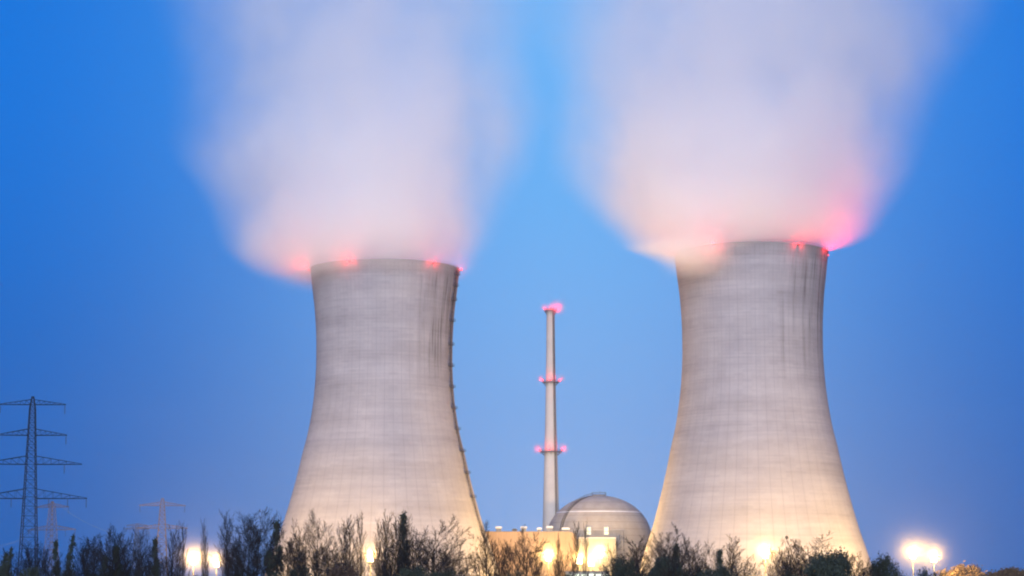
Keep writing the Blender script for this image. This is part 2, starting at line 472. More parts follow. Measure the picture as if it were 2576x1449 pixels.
# caged ladder with rest platforms on the left tower
def tower_ladder(root, pr, top):
    a = R(73)
    dirv = Vector((math.sin(a), -math.cos(a), 0)); tan = Vector((math.cos(a), math.sin(a), 0))
    lad = MB()
    pts = []
    z = 4.0
    while z < top - 1:
        pts.append((prof_r(pr, z), z)); z += 1.6
    pts.append((prof_r(pr, top - 0.3), top - 0.3))
    for (r0, z0), (r1, z1) in zip(pts, pts[1:]):
        for s in (-0.35, 0.35):
            lad.tube(dirv * (r0 + 0.55) + tan * s + Vector((0, 0, z0)), dirv * (r1 + 0.55) + tan * s + Vector((0, 0, z1)), 0.07, n=4, cap=False)
        for k in range(3):
            t = k / 3
            c = dirv * (r0 + (r1 - r0) * t + 0.55) + Vector((0, 0, z0 + (z1 - z0) * t))
            lad.tube(c - tan * 0.35, c + tan * 0.35, 0.035, n=4)
        lad.tube(dirv * (r0 - 0.2) + Vector((0, 0, z0)), dirv * (r0 + 0.55) + Vector((0, 0, z0)), 0.05, n=4)
    lo = lad.build('ladder', M_DARKSTEEL, root)
    cg = MB()
    for (r0, z0), (r1, z1) in zip(pts, pts[1:]):
        ring0 = []
        for k in range(7):
            t = PI * k / 6
            o = (math.cos(t) * 0.45, 0.55 + math.sin(t) * 0.75)
            ring0.append(o)
        for q0, q1 in zip(ring0, ring0[1:]):
            cg.tube(dirv * (r0 + q0[1]) + tan * q0[0] + Vector((0, 0, z0)), dirv * (r0 + q1[1]) + tan * q1[0] + Vector((0, 0, z0)), 0.05, n=4, cap=False)
        for k in (1, 3, 5):
            q = ring0[k]
            cg.tube(dirv * (r0 + q[1]) + tan * q[0] + Vector((0, 0, z0)), dirv * (r1 + q[1]) + tan * q[0] + Vector((0, 0, z1)), 0.05, n=4, cap=False)
    cg.build('safety_cage', M_DARKSTEEL, lo)
    ys = [700, 728, 763, 815, 874, 927, 980, 1033, 1085, 1140, 1195, 1255]
    for py in ys:
        z = pix(964, py, D_L).z
        r = prof_r(pr, z)
        pl = MB()
        c = dirv * (r + 0.2); 
        for s0, s1, d0, d1, zz0, zz1 in ((-1.3, 1.3, 0.0, 1.9, 0, 0.12),):
            k = len(pl.v)
            for zz in (zz0, zz1):
                for dd in (d0, d1):
                    for ss in (s0, s1):
                        q = c + dirv * dd + tan * ss + Vector((0, 0, z + zz)); pl.v.append(tuple(q))
            pl.f += [tuple(k + i for i in q) for q in ((0, 2, 3, 1), (4, 5, 7, 6), (0, 1, 5, 4), (2, 6, 7, 3), (0, 4, 6, 2), (1, 3, 7, 5))]
        po = pl.build('platform', M_DARKSTEEL, root)
        rl = MB()
        cor = [c + tan * -1.25, c + tan * -1.25 + dirv * 1.85, c + tan * 1.25 + dirv * 1.85, c + tan * 1.25]
        for h in (0.55, 1.1):
            for q0, q1 in zip(cor, cor[1:]): rl.tube(q0 + Vector((0, 0, z + h)), q1 + Vector((0, 0, z + h)), 0.05, n=4)
        for q in cor: rl.tube(q + Vector((0, 0, z + 0.12)), q + Vector((0, 0, z + 1.15)), 0.06, n=4)
        rl.tube(c + dirv * 1.6 + Vector((0, 0, z)), c + dirv * -0.2 + Vector((0, 0, z - 1.6)), 0.08, n=4)
        rl.build('railing', M_DARKSTEEL, po)
tower_ladder(towL, prL, topL)

# ------------------------------------------------------------------ chimney
D_C = 1084.0
def chimney():
    zt = pix(1386, 777, D_C).z
    x = pix(1386, 1200, D_C).x
    root = empty('exhaust_chimney', (x, D_C, 0))
    tag(root, 'slender concrete exhaust chimney with three red-lit platforms', 'chimney')
    k = D_C / F
    pr = [(24 * k, 0), (21.3 * k, pix(1386, 1330, D_C).z), (18.8 * k, pix(1386, 1235, D_C).z), (16.3 * k, pix(1386, 1137, D_C).z), (14.1 * k, pix(1386, 1050, D_C).z), (12.4 * k, pix(1386, 962, D_C).z), (11.2 * k, pix(1386, 870, D_C).z), (10.3 * k, zt - 2), (10.2 * k, zt)]
    sh = MB(); sh.lathe(pr + [(7.6 * k, zt), (7.6 * k, zt - 8)], 40)
    smooth_angle(sh.build('shaft', M_CHIM, root), 40)
    a = R(36); dv = Vector((math.sin(a), -math.cos(a), 0)); tn = Vector((math.cos(a), math.sin(a), 0))
    ld = MB()
    z = 3.0
    while z < zt - 1:
        r0, r1 = prof_r(pr, z), prof_r(pr, z + 2)
        for s in (-0.4, 0.4):
            ld.tube(dv * (r0 + 0.3) + tn * s + Vector((0, 0, z)), dv * (r1 + 0.3) + tn * s + Vector((0, 0, z + 2)), 0.10, n=4, cap=False)
        for h in range(4):
            ld.tube(dv * (r0 + 0.3) + tn * -0.4 + Vector((0, 0, z + h * .5)), dv * (r0 + 0.3) + tn * 0.4 + Vector((0, 0, z + h * .5)), 0.06, n=4)
        for q in range(6):
            t0, t1 = PI * q / 6, PI * (q + 1) / 6
            ld.tube(dv * (r0 + 0.3 + .7 * math.sin(t0)) + tn * .5 * math.cos(t0) + Vector((0, 0, z)), dv * (r0 + 0.3 + .7 * math.sin(t1)) + tn * .5 * math.cos(t1) + Vector((0, 0, z)), 0.07, n=4, cap=False)
        z += 2
    ld.build('ladder', M_DARKSTEEL, root)
    for py, ext, spots in ((783, 1.0, [(-62, .6), (0, 0.4), (60, 3.0)]), (962, 1.6, [(-80, 1), (-5, .8), (80, 1)]), (1137, 2.2, [(-78, 1.3), (-8, .8), (78, 1.3)])):
        z = pix(1386, py, D_C).z; r = prof_r(pr, z)
        pl = MB(); pl.lathe([(r - 0.05, z - 0.2), (r + ext, z - 0.1), (r + ext, z + 0.15), (r - 0.05, z + 0.15)], 40)
        for i in range(12):
            t = 2 * PI * i / 12; e = Vector((math.cos(t), math.sin(t), 0))
            pl.tube(e * (r - 0.1) + Vector((0, 0, z - 1.8)), e * (r + ext - 0.15) + Vector((0, 0, z - 0.15)), 0.09, n=4)
        po = pl.build('platform', M_STEEL, root)
        rl = MB()
        for i in range(28):
            t0, t1 = 2 * PI * i / 28, 2 * PI * (i + 1) / 28
            rr = r + ext - 0.08
            p0 = Vector((rr * math.cos(t0), rr * math.sin(t0), z)); p1 = Vector((rr * math.cos(t1), rr * math.sin(t1), z))
            rl.tube(p0 + Vector((0, 0, .15)), p0 + Vector((0, 0, 1.2)), 0.04, n=4)
            for h in (0.65, 1.2): rl.tube(p0 + Vector((0, 0, h)), p1 + Vector((0, 0, h)), 0.035, n=4, cap=False)
        rl.build('railing', M_STEEL, po)
        for ang, k2 in spots:
            t = R(ang); ox, oy = math.sin(t), -math.cos(t)
            warning_light(root, ((r + ext + .2) * ox, (r + ext + .2) * oy, z + 0.9), (ox, oy), 1100 * k2)
            halo_ball((x + (r + ext + .8) * ox, D_C + (r + ext + .8) * oy - 1.0, z + 1.6), 2.8 + 1.1 * k2, .13, 'added red halo ball round the %s lamp of the %s chimney platform' % (('left', 'middle', 'right')[spots.index((ang, k2))], {783: 'top', 962: 'middle', 1137: 'lowest'}[py]))  # ball of air added round each chimney lamp for a red halo
    return root
chimney()

# ------------------------------------------------------------------ reactor building, turbine hall, annex
D_D = 1062.0
def reactor():
    k = D_D / F
    x = pix(1507, 1340, D_D).x
    z_eq = pix(1507, 1353, D_D).z; z_top = pix(1507, 1246.5, D_D).z
    rx = 131 * k; rz = z_top - z_eq
    root = empty('reactor_building', (x, D_D, 0))
    tag(root, 'domed concrete reactor building between the chimney and the right tower', 'reactor building')
    d = MB(); d.lathe([(rx, 0), (rx, z_eq * 0.5), (rx, z_eq - 0.3)], 96)
    smooth_angle(d.build('wall', M_DOME, root), 40)
    d = MB(); d.lathe([(rx + 0.02, z_eq - 0.3)] + [(rx * math.cos(t), z_eq + rz * math.sin(t)) for t in [PI / 2 * i / 28 for i in range(28)]] + [(0.5, z_top), (0, z_top)], 96)
    dome = d.build('dome', M_DOME, root); smooth_angle(dome, 40)
    b = MB()                                          # pale ring round the dome
    t = math.asin(min(1, (pix(1507, 1290, D_D).z - z_eq) / rz))
    b.lathe([(rx * math.cos(t) + 0.02, z_eq + rz * math.sin(t) - .35), (rx * math.cos(t) + .22, z_eq + rz * math.sin(t) - .3), (rx * math.cos(t) + .12, z_eq + rz * math.sin(t) + .25), (rx * math.cos(t) - .3, z_eq + rz * math.sin(t) + .3)], 96)
    smooth_angle(b.build('ring_band', M_VENT, dome), 40)
    c = MB(); rc = 18 * k
    c.lathe([(rc, z_top - 0.9), (rc, z_top + 0.35), (rc - .3, z_top + .4), (0.0, z_top + .5)], 40)
    co = c.build('dome_cap', M_DARKBAND, root)
    r = MB()
    for i in range(24):
        t0, t1 = 2 * PI * i / 24, 2 * PI * (i + 1) / 24
        p0 = Vector((rc * math.cos(t0), rc * math.sin(t0), z_top + .35)); p1 = Vector((rc * math.cos(t1), rc * math.sin(t1), z_top + .35))
        r.tube(p0, p0 + Vector((0, 0, 1.1)), 0.05, n=4)
        r.tube(p0 + Vector((0, 0, 1.1)), p1 + Vector((0, 0, 1.1)), 0.05, n=4, cap=False)
    r.build('railing', M_STEEL, co)
    MB().tube((0.5, 0, z_top + .3), (0.5, 0, z_top + 2.6), 0.06, n=4).build('lightning_rod', M_STEEL, co)
    s = MB()                                          # curved stair up the left of the dome
    prev = None
    a = R(-48); e = Vector((math.sin(a), -math.cos(a), 0)); tn = Vector((math.cos(a), math.sin(a), 0))
    for i in range(27):
        t = PI / 2 * (0.02 + 0.86 * i / 26)
        p = e * (rx * math.cos(t) + 0.15) + Vector((0, 0, z_eq + rz * math.sin(t) + 0.1))
        if prev:
            for w in (-0.7, 0.7):
                s.tube(prev + tn * w, p + tn * w, 0.09, n=4, cap=False)
                s.tube(prev + tn * w + Vector((0, 0, 1)), p + tn * w + Vector((0, 0, 1)), 0.05, n=4, cap=False)
                s.tube(p + tn * w, p + tn * w + Vector((0, 0, 1)), 0.05, n=4)
            s.tube(prev - tn * .7, prev + tn * .7, 0.12, n=4)
        prev = p
    s.build('dome_stair', M_DARKSTEEL, root)
    band = MB()                                       # darker gallery in front of the dome foot
    y0 = -rx - 1.5
    bx0 = pix(1448, 1350, D_D + y0).x - x; bx1 = pix(1568, 1350, D_D + y0).x - x
    zb0 = pix(1500, 1352, D_D + y0).z; zb1 = pix(1500, 1336, D_D + y0).z
    band.box(bx0, bx1, y0, y0 + 9, 0, zb1)
    band.box(bx0 - .2, bx1 + .2, y0 - .2, y0 + 9, zb1, zb1 + .3)
    go = band.build('gallery', M_DARKBAND, root)
    for px in (1481, 1525):
        wx = pix(px, 1334, D_D + y0).x - x
        z0 = pix(px, 1345, D_D + y0).z; z1 = pix(px, 1326, D_D + y0).z
        f = MB(); f.box(wx - 1.35, wx + 1.35, y0 - .45, y0 + 3, z0 - .3, z1 + .35)
        fo = f.build('window', M_FRAME, root)
        p = MB()
        zm = z0 + (z1 - z0) * .42
        p.box(wx - .95, wx + .95, y0 - .49, y0 - .452, z0, zm - .1)
        p.box(wx - .95, wx + .95, y0 - .49, y0 - .452, zm + .1, z1)
        p.build('pane', M_WIN, fo)
    return root
reactor()

def hall():
    Yh = 1014.0
    x0 = pix(1200, 1400, Yh).x; x1 = pix(1450, 1400, Yh).x
    zt = pix(1350, 1338, Yh).z
    root = empty('turbine_hall', ((x0 + x1) / 2, Yh, 0))
    tag(root, 'long flat-roofed ochre turbine hall between the left tower and the dome', 'industrial hall')
    w = (x1 - x0) / 2; dep = 20.0
    m = MB()                                          # walls with the rounded upper end on the right
    rc = 3.2
    sec = [(-w, 0), (w, 0), (w, zt - rc)] + [(w - rc + rc * math.cos(t), zt - rc + rc * math.sin(t)) for t in [PI / 2 * i / 8 for i in range(1, 9)]] + [(-w, zt)]
    n = len(sec); k = len(m.v)
    for y in (0, dep):
        for a, b in sec: m.v.append((a, y, b))
    m.f.append(tuple(range(n))); m.f.append(tuple(n + i for i in reversed(range(n))))
    for i in range(n):
        j = (i + 1) % n
        m.f.append((j, i, n + i, n + j))
    m.build('wall', M_HALL, root)
    r = MB(); r.box(-w, w - rc, -0.25, dep + .25, zt + .003, zt + .28)
    r.build('roof_edge', M_DARKBAND, root)
    d = MB(); d.box(6, 11, -0.12, -0.003, 0, 5.5); d.build('door', M_DOOR, root)
    # roof ventilators
    for px0, px1, pyt, kind in ((1246, 1263, 1325, 0), (1288, 1301, 1331, 1), (1309, 1326, 1325, 0), (1350, 1363, 1328, 0), (1374, 1391, 1324, 0), (1413, 1433, 1328, 0)):
        Yv = Yh + 4
        a = pix(px0, 1330, Yv).x - root.location.x; b = pix(px1, 1330, Yv).x - root.location.x
        z1 = pix(1350, pyt, Yv).z
        v = MB()
        v.box(a + .35, b - .35, 2.4, 6.2, zt + .29, z1 - .75)
        vo = v.build('roof_vent', M_STEEL, root)
        c = MB(); c.box(a, b, 2.0, 6.6, z1 - .75, z1 - .1); c.box(a + .4, b - .4, 2.6, 6.0, z1 - .1, z1 + .12)
        c.build('vent_cowl', M_DARKSTEEL if kind else M_VENT, vo)
    return root
hall()

def annex():
    Ya = 1018.0
    x0 = pix(1455, 1400, Ya).x; x1 = pix(1549, 1400, Ya).x
    zt = pix(1500, 1354, Ya).z
    root = empty('annex_building', ((x0 + x1) / 2, Ya, 0))
    tag(root, 'cream block-shaped annex building standing in front of the dome', 'annex')
    w = (x1 - x0) / 2
    m = MB(); m.box(-w, w, 0, 16, 0, zt); m.build('wall', M_ANNEX, root)
    r = MB(); r.box(-w - .15, w + .15, -.15, 16.15, zt + .003, zt + .35); r.build('roof_edge', M_VENT, root)
    d = MB(); d.box(-2, 2, -.1, -.003, 0, 4); d.build('door', M_DOOR, root)
    return root
annex()

def gatehouse():
    Yg = 838.0
    x0 = pix(1424, 1440, Yg).x; x1 = pix(1532, 1440, Yg).x
    zt = pix(1480, 1439, Yg).z
    root = empty('gatehouse', ((x0 + x1) / 2, Yg, 0))
    tag(root, 'low gatehouse with a row of bright windows under the lamp cluster', 'gatehouse')
    w = (x1 - x0) / 2
    m = MB(); m.box(-w, w, 0, 12, 0, zt); m.build('wall', M_GATE, root)
    r = MB(); r.box(-w - .4, w + .4, -.4, 12.4, zt + .003, zt + .3); r.build('roof', M_DARKBAND, root)
    n = 6
    for i in range(n):
        c = -w + (i + .5) * 2 * w / n
        f = MB(); f.box(c - 1.02, c + 1.02, -.14, -.003, zt - 2.5, zt - .55)
        fo = f.build('window', M_FRAME, root)
        p = MB(); p.box(c - .88, c - .05, -.18, -.142, zt - 2.35, zt - .7); p.box(c + .05, c + .88, -.18, -.142, zt - 2.35, zt - .7)
        p.build('pane', M_WIN_WHITE, fo)
gatehouse()

# ------------------------------------------------------------------ sodium flood lamps
LAMP_W = 138000.0
def pole_lamp(px, py, Y, label, watts, group):
    p = pix(px, py, Y)
    root = empty('flood_lamp', (p.x, Y, 0))
    tag(root, label, 'floodlight', group)
    h = p.z - .9
    a = MB(); a.lathe([(0.24, 0), (0.22, 1.2), (0.12, h - .7), (0.0, h - .68)], 10)
    a.build('pole', M_POLE, root, True)
    b = MB(); b.tube((0, 0, h - 1.6), (0, 0, h + .9), .1, n=6)
    for z in (-.95, .12): b.box(-1.15, 1.15, .10, .20, h + z - .02, h + z + .10)
    b.build('bracket', M_HOUSING, root)
    for zc in (-.48, .6):
        for s in (-0.58, 0.58):
            hd = MB(); hd.box(s - .52, s + .52, -.28, .09, h + zc - .42, h + zc + .42)
            ho = hd.build('lamp_head', M_HOUSING, root)
            ln = MB(); ln.lathe([(.40, 0), (.38, .10), (.28, .19), (.14, .24), (0, .25)], 14)
            lo = ln.build('lens', M_LENS, ho, True, (s, -.281, h + zc)); lo.rotation_euler = (PI / 2, 0, 0)
    ld = bpy.data.lights.new('lamp_light', 'POINT')
    ld.energy = watts; ld.color = (1.0, 0.57, 0.15); ld.shadow_soft_size = 0.35
    o = bpy.data.objects.new('lamp_light', ld); C.objects.link(o); o.parent = root
    o.location = (0, -.3, h + 1.75)
    return root
GL = 'lit flood lamps round the plant'
for px, py, Y, k, label, mr in (
    (487, 1408, 915, 1.0, 'larger and left lamp of the glowing pair beside the distant pylon', 20),
    (545, 1414, 920, .75, 'smaller and right lamp of the glowing pair in the left trees', 15),
    (932, 1401, 890, 1.5, 'single glowing lamp in front of the left cooling tower', 13),
    (1380, 1400, 945, .75, 'glowing lamp in front of the ochre hall below the chimney', 17),
    (1458, 1407, 955, .5, 'left lamp of the close trio in front of the cream annex', 13),
    (1487, 1413, 950, .42, 'lowest and middle lamp of the close trio before the annex', 12),
    (1509, 1392, 960, .7, 'highest and right lamp of the close trio before the annex', 17),
    (1925, 1391, 846, 2.2, 'single glowing lamp in front of the right cooling tower', 14),
    (2296, 1393, 880, 1.0, 'larger and left lamp of the glowing pair right of both towers', 26),
    (2349, 1402, 884, .75, 'smaller and right lamp of the glowing pair beside the tan crown', 20)):
    pole_lamp(px, py, Y, label, LAMP_W * k, GL)
    q = pix(px, py, Y)
    halo_ball((q.x, q.y, q.z + .3), mr, .0062 if px > 2200 else .0115 if px < 600 else .0070 if k > 1.4 else .0200, 'added halo ball round the ' + label.replace(' glowing', '').split(' of the')[0].split(' in front')[0] + {487: ' of the left pair', 545: ' of the left pair', 932: ' at the left tower', 1380: ' below the chimney', 1458: ' of the trio', 1487: ' of the trio', 1509: ' of the trio', 1925: ' at the right tower', 2296: ' of the right pair', 2349: ' of the right pair'}[px])

# ------------------------------------------------------------------ lattice pylons and cables
def pylon(px_top, py_top, Y, arms, w_base, w_top, label, mat, ins, rz=0.0, leg=.16, br=.07):
    p = pix(px_top, py_top, Y)
    h = p.z
    root = empty('lattice_pylon', (p.x, Y, 0), rz)
    tag(root, label, 'pylon', 'high voltage pylons on the left')
    zc = [0.0]                                        # bracing levels
    def hw(z):
        t = z / h
        zk = 0.93
        return (w_base + (w_top - w_base) * (t / zk)) / 2 if t < zk else w_top / 2 * (1 - (t - zk) / (1 - zk) * .9)
    z = 0.0
    while z < h * .97:
        z += max(1.2, hw(z) * 1.5); zc.append(min(z, h))
    m = MB()
    cr = [(-1, -1), (1, -1), (1, 1), (-1, 1)]
    for z0, z1 in zip(zc, zc[1:]):
        a, b = hw(z0), hw(z1)
        for (sx, sy) in cr: m.tube((sx * a, sy * a, z0), (sx * b, sy * b, z1), leg, n=4, cap=False)
        for i in range(4):
            (ax, ay), (bx, by) = cr[i], cr[(i + 1) % 4]
            m.tube((ax * a, ay * a, z0), (bx * b, by * b, z1), br, n=3, cap=False)
            m.tube((bx * a, by * a, z0), (ax * b, ay * b, z1), br, n=3, cap=False)
            m.tube((ax * b, ay * b, z1), (bx * b, by * b, z1), br, n=3, cap=False)
    m.build('mast', mat, root)
    tips = []
    for (py, half, up, nd) in arms:
        z = pix(px_top, py, Y).z; L = half * Y / F
        a = MB(); w = hw(z); rise = up * Y / F; w2 = hw(z + rise)
        for s in (-1, 1):
            tip = Vector((s * L, 0, z))
            for sy in (-1, 1):
                lo = Vector((s * w, sy * w, z)); hi = Vector((s * w2, sy * w2, z + rise))
                a.tube(lo, tip, leg * .8, n=4); a.tube(hi, tip + Vector((0, 0, .15)), leg * .65, n=4)
                nseg = 6
                for i in range(nseg):
                    t0, t1 = i / nseg, (i + 1) / nseg
                    a.tube(lo.lerp(tip, t0), hi.lerp(tip, t1), br * .8, n=3, cap=False)
                    a.tube(lo.lerp(tip, t1), hi.lerp(tip, t1), br * .8, n=3, cap=False)
            for i in range(1, 6):
                t = i / 6
                a.tube(Vector((s * w, -w, z)).lerp(tip, t), Vector((s * w, w, z)).lerp(tip, t), br * .8, n=3)
        ao = a.build('crossarm', mat, root)
        for s in (-1, 1):
            for f in nd:
                q = MB(); x = s * (w + (L - w) * f); ln = ins
                q.tube((x, 0, z - .05), (x, 0, z - ln), .05, n=4)
                for i in range(int(ln / .28)):
                    zz = z - .3 - i * .28
                    if zz < z - ln + .1: break
                    q.lathe([(.05, zz), (.19, zz - .03), (.19, zz - .08), (.05, zz - .12)], 8, x, 0)
                q.build('insulator', M_GLASSINS, ao)
                tips.append(root.matrix_basis @ Vector((x, 0, z - ln)))
    return root, tips

pylon(83, 988, 640, [(1018, 83, 13, (.97,)), (1095, 88, 16, (.97,)), (1168, 127, 21, (.62,)), (1254, 142, 24, (.25, .62, .985))], 5.4, 1.5,
      'tall dark lattice pylon with four crossarms at the left edge', M_PYLON, 2.6, R(3), .12, .05)
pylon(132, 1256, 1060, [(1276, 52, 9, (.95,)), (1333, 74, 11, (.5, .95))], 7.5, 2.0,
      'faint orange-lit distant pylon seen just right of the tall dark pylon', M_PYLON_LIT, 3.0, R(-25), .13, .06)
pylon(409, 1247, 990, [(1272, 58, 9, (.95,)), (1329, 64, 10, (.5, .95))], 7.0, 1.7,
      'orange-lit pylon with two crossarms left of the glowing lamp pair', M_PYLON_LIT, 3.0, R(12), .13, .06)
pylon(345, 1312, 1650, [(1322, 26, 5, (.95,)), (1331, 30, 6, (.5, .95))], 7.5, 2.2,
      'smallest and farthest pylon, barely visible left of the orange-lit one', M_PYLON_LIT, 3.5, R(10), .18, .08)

def cable(pa, pb, sag, label, r=.07):
    a, b = Vector(pa), Vector(pb)
    m = MB(); prev = None
    for i in range(33):
        t = i / 32
        q = a.lerp(b, t); q.z -= sag * 4 * t * (1 - t)
        if prev: m.tube(prev - a, q - a, r, n=5, cap=(i in (1, 32)))
        prev = q
    o = m.build('power_cable', M_CABLE, None, True, a)
    tag(o, label, 'power cable', 'power cables strung in the left trees')
    return o
cable(pix(300, 1394, 960), pix(484, 1447, 880), 3.5, 'upper bright sagging cable running down towards the left lamp pair', .10)
cable(pix(255, 1404, 960), pix(470, 1462, 880), 4.0, 'lower dim cable sagging beneath the bright one in the trees', .07)
cable(pix(155, 1276, 1055), pix(290, 1342, 1000), 1.5, 'orange cable slanting down right from the faint distant pylon', .07)
cable(pix(-20, 1375, 640), pix(60, 1352, 640), .6, 'short dark cable passing low behind the tall dark pylon', .035)

# ------------------------------------------------------------------ trees
def grow(mb, rnd, p, d, length, r, lev, cfg, leaves=None):
    nseg = cfg['seg'][lev]
    pts = [(p.copy(), r)]
    cur = p.copy(); dd = d.copy()
    for i in range(nseg):
        dd = (dd + Vector((rnd.gauss(0, 1), rnd.gauss(0, 1), rnd.gauss(0, 1))) * cfg['wob'][lev] + Vector((0, 0, cfg['up'][lev]))).normalized()
        cur = cur + dd * (length / nseg)
        pts.append((cur.copy(), r * (1 - (i + 1) / nseg * (0.92 if lev else .9)) + .0055))
    for (a, r0), (b, r1) in zip(pts, pts[1:]):
        mb[0 if lev == 0 else 1].tube(a, b, r0, r1, n=(6 if lev == 0 else 4 if lev == 1 else 3), cap=False)
    if lev + 1 >= cfg['levels']:
        return
    n = cfg['n'][lev]
    for i in range(n):
        t = cfg['start'][lev] + (1 - cfg['start'][lev]) * (i + rnd.random()) / n
        f = t * nseg; k = min(int(f), nseg - 1)
        a, ra = pts[k]; b, rb = pts[k + 1]
        q = a.lerp(b, f - k); rq = ra + (rb - ra) * (f - k)
        ax = (b - a).normalized()
        per = ax.orthogonal().normalized()
        per = Matrix.Rotation(rnd.random() * 2 * PI if lev else (i * 2.4 + rnd.random()), 3, ax) @ per
        an = R(cfg['ang'][lev] * rnd.uniform(.65, 1.3))
        nd = (ax * math.cos(an) + per * math.sin(an)).normalized()
        ln = length * cfg['len'][lev] * rnd.uniform(.6, 1.15) * (1 - cfg['taper'][lev] * t)
        grow(mb, rnd, q, nd, ln, max(.006, rq * cfg['rk'][lev]), lev + 1, cfg, leaves)

def cfg(levels, n, start, ang, ln, taper, rk, wob, up, seg):
    return dict(levels=levels, n=n, start=start, ang=ang, len=ln, taper=taper, rk=rk, wob=wob, up=up, seg=seg)
# bare broad crown: several long ascending limbs
FAN = cfg(5, (15, 9, 7, 4), (.10, .2, .15, .1), (38, 30, 28, 26), (.66, .50, .55, .7), (.45, .4, .35, .3), (.45, .48, .5, .55), (.04, .06, .07, .08, .06), (.06, .10, .06, .03, .02), (8, 5, 4, 2, 2))
# slim column with steep branches
SLIM = cfg(4, (34, 9, 7), (.10, .12, .1), (30, 26, 24), (.44, .46, .65), (.62, .4, .3), (.36, .48, .55), (.03, .05, .06, .06), (.04, .08, .06, .04), (10, 5, 3, 2))
# open tree with few crooked limbs
OPEN = cfg(5, (10, 8, 7, 4), (.22, .25, .2, .15), (52, 46, 40, 36), (.66, .52, .5, .6), (.5, .4, .3, .3), (.5, .5, .5, .5), (.08, .12, .14, .14, .12), (.05, .05, .03, .01, .0), (9, 6, 4, 3, 2))
# many stems from one foot
MULTI = cfg(5, (18, 10, 6, 4), (.02, .2, .15, .1), (30, 26, 26, 26), (.85, .40, .5, .7), (.35, .4, .35, .3), (.55, .48, .5, .55), (.04, .05, .06, .06, .06), (.05, .09, .07, .05, .03), (8, 6, 3, 2, 2))

def bare_proto(name, conf, seed, h=11.0, r=.16, dark=False):
    rnd = random.Random(seed)
    mb = (MB(), MB())
    grow(mb, rnd, Vector((0, 0, -.1)), Vector((rnd.gauss(0, .03), rnd.gauss(0, .03), 1)).normalized(), h * .86, r, 0, conf)
    zmax = max(v[2] for v in mb[1].v)
    rad = sorted(math.hypot(v[0], v[1]) for v in mb[1].v)[int(len(mb[1].v) * .93)]
    return (mb[0].mesh('trunk', M_BARK_DARK if dark else M_BARK, True), mb[1].mesh('crown', M_BARK_DARK if dark else M_TWIG), zmax, rad)

def leafy_proto(name, seed, h, rad, nclump, nleaf, mat, shape='round', leaf=.13, lean=0.0):
    rnd = random.Random(seed)
    t = MB(); c = MB()
    t.tube((0, 0, -.1), (lean * .3, 0, h * .45), .17, .11, n=7); t.tube((lean * .3, 0, h * .45), (lean, 0, h * .92), .11, .02, n=6)
    clumps = []
    for i in range(nclump):
        if shape == 'round':
            v = Vector((rnd.gauss(0, 1), rnd.gauss(0, 1), rnd.gauss(0, 1))).normalized() * (rnd.random() ** .45)
            p = Vector((v.x * rad, v.y * rad, h * .55 + v.z * h * .43))
            s = rad * rnd.uniform(.13, .30)
        else:
            zz = rnd.random() ** .8
            w = rad * (math.sin(PI * min(1, .12 + zz * .88)) ** .7) * math.sqrt(rnd.random())
            a = rnd.random() * 2 * PI
            p = Vector((lean * zz ** 1.3 + w * math.cos(a), w * math.sin(a), h * (.10 + .88 * zz)))
            s = rad * rnd.uniform(.22, .42)
        clumps.append((p, s))
    for p, s in clumps:
        base = Vector((lean * .3, 0, max(.5, p.z - h * .25)))
        c.tube(base, p, .035, .012, n=3, cap=False)
        for j in range(5):                            # twigs that stick out of the clump
            d = Vector((rnd.gauss(0, 1), rnd.gauss(0, 1), rnd.gauss(.5, 1))).normalized()
            c.tube(p, p + d * s * rnd.uniform(1.0, 1.9), .013, .004, n=3, cap=False)
        for j in range(nleaf):
            d = Vector((rnd.gauss(0, .5), rnd.gauss(0, .5), rnd.gauss(0, .5)))
            q = p + d * s
            u = Vector((rnd.gauss(0, 1), rnd.gauss(0, 1), rnd.gauss(0, 1))).normalized()
            w = u.orthogonal().normalized()
            l = leaf * rnd.uniform(.6, 1.3)
            c.quad(q, u * l, w * l * .6)
    zmax = max(v[2] for v in c.v)
    rr = sorted(math.hypot(v[0] , v[1]) for v in c.v)[int(len(c.v) * .95)]
    return (t.mesh('trunk', M_BARK_DARK, True), c.mesh('crown', mat), zmax, rr)

PROTO = {
    'fan': [bare_proto('fan', FAN, s) for s in (11, 12, 13, 14, 15)],
    'slim': [bare_proto('slim', SLIM, s, 11, .13) for s in (21, 22, 23)],
    'open': [bare_proto('open', OPEN, s, 10, .15) for s in (31, 32)],
    'multi': [bare_proto('multi', MULTI, s, 10, .12) for s in (41, 42, 43)],
    'spindle': [leafy_proto('spindle', s, 10, 1.3, 60, 38, M_LEAF, 'col', .11, l) for s, l in ((51, 0), (52, .3), (53, 1.1))],
    'ever': [leafy_proto('ever', s, 8, 4.0, 130, 95, M_LEAF, 'round', .12) for s in (61, 62)],
    'brown': [leafy_proto('brown', s, 6, 3.4, 90, 85, M_LEAF_BROWN, 'round', .12) for s in (71,)],
    'tan': [leafy_proto('tan', s, 9, 5.0, 210, 130, M_LEAF_PALE, 'round', .22) for s in (81, 82)],
    'shrub': [leafy_proto('shrub', s, 5, 2.8, 80, 40, M_LEAF, 'round', .10) for s in (91, 92, 93)],
}
trnd = random.Random(5)
GT = 'trees standing in front of the plant'
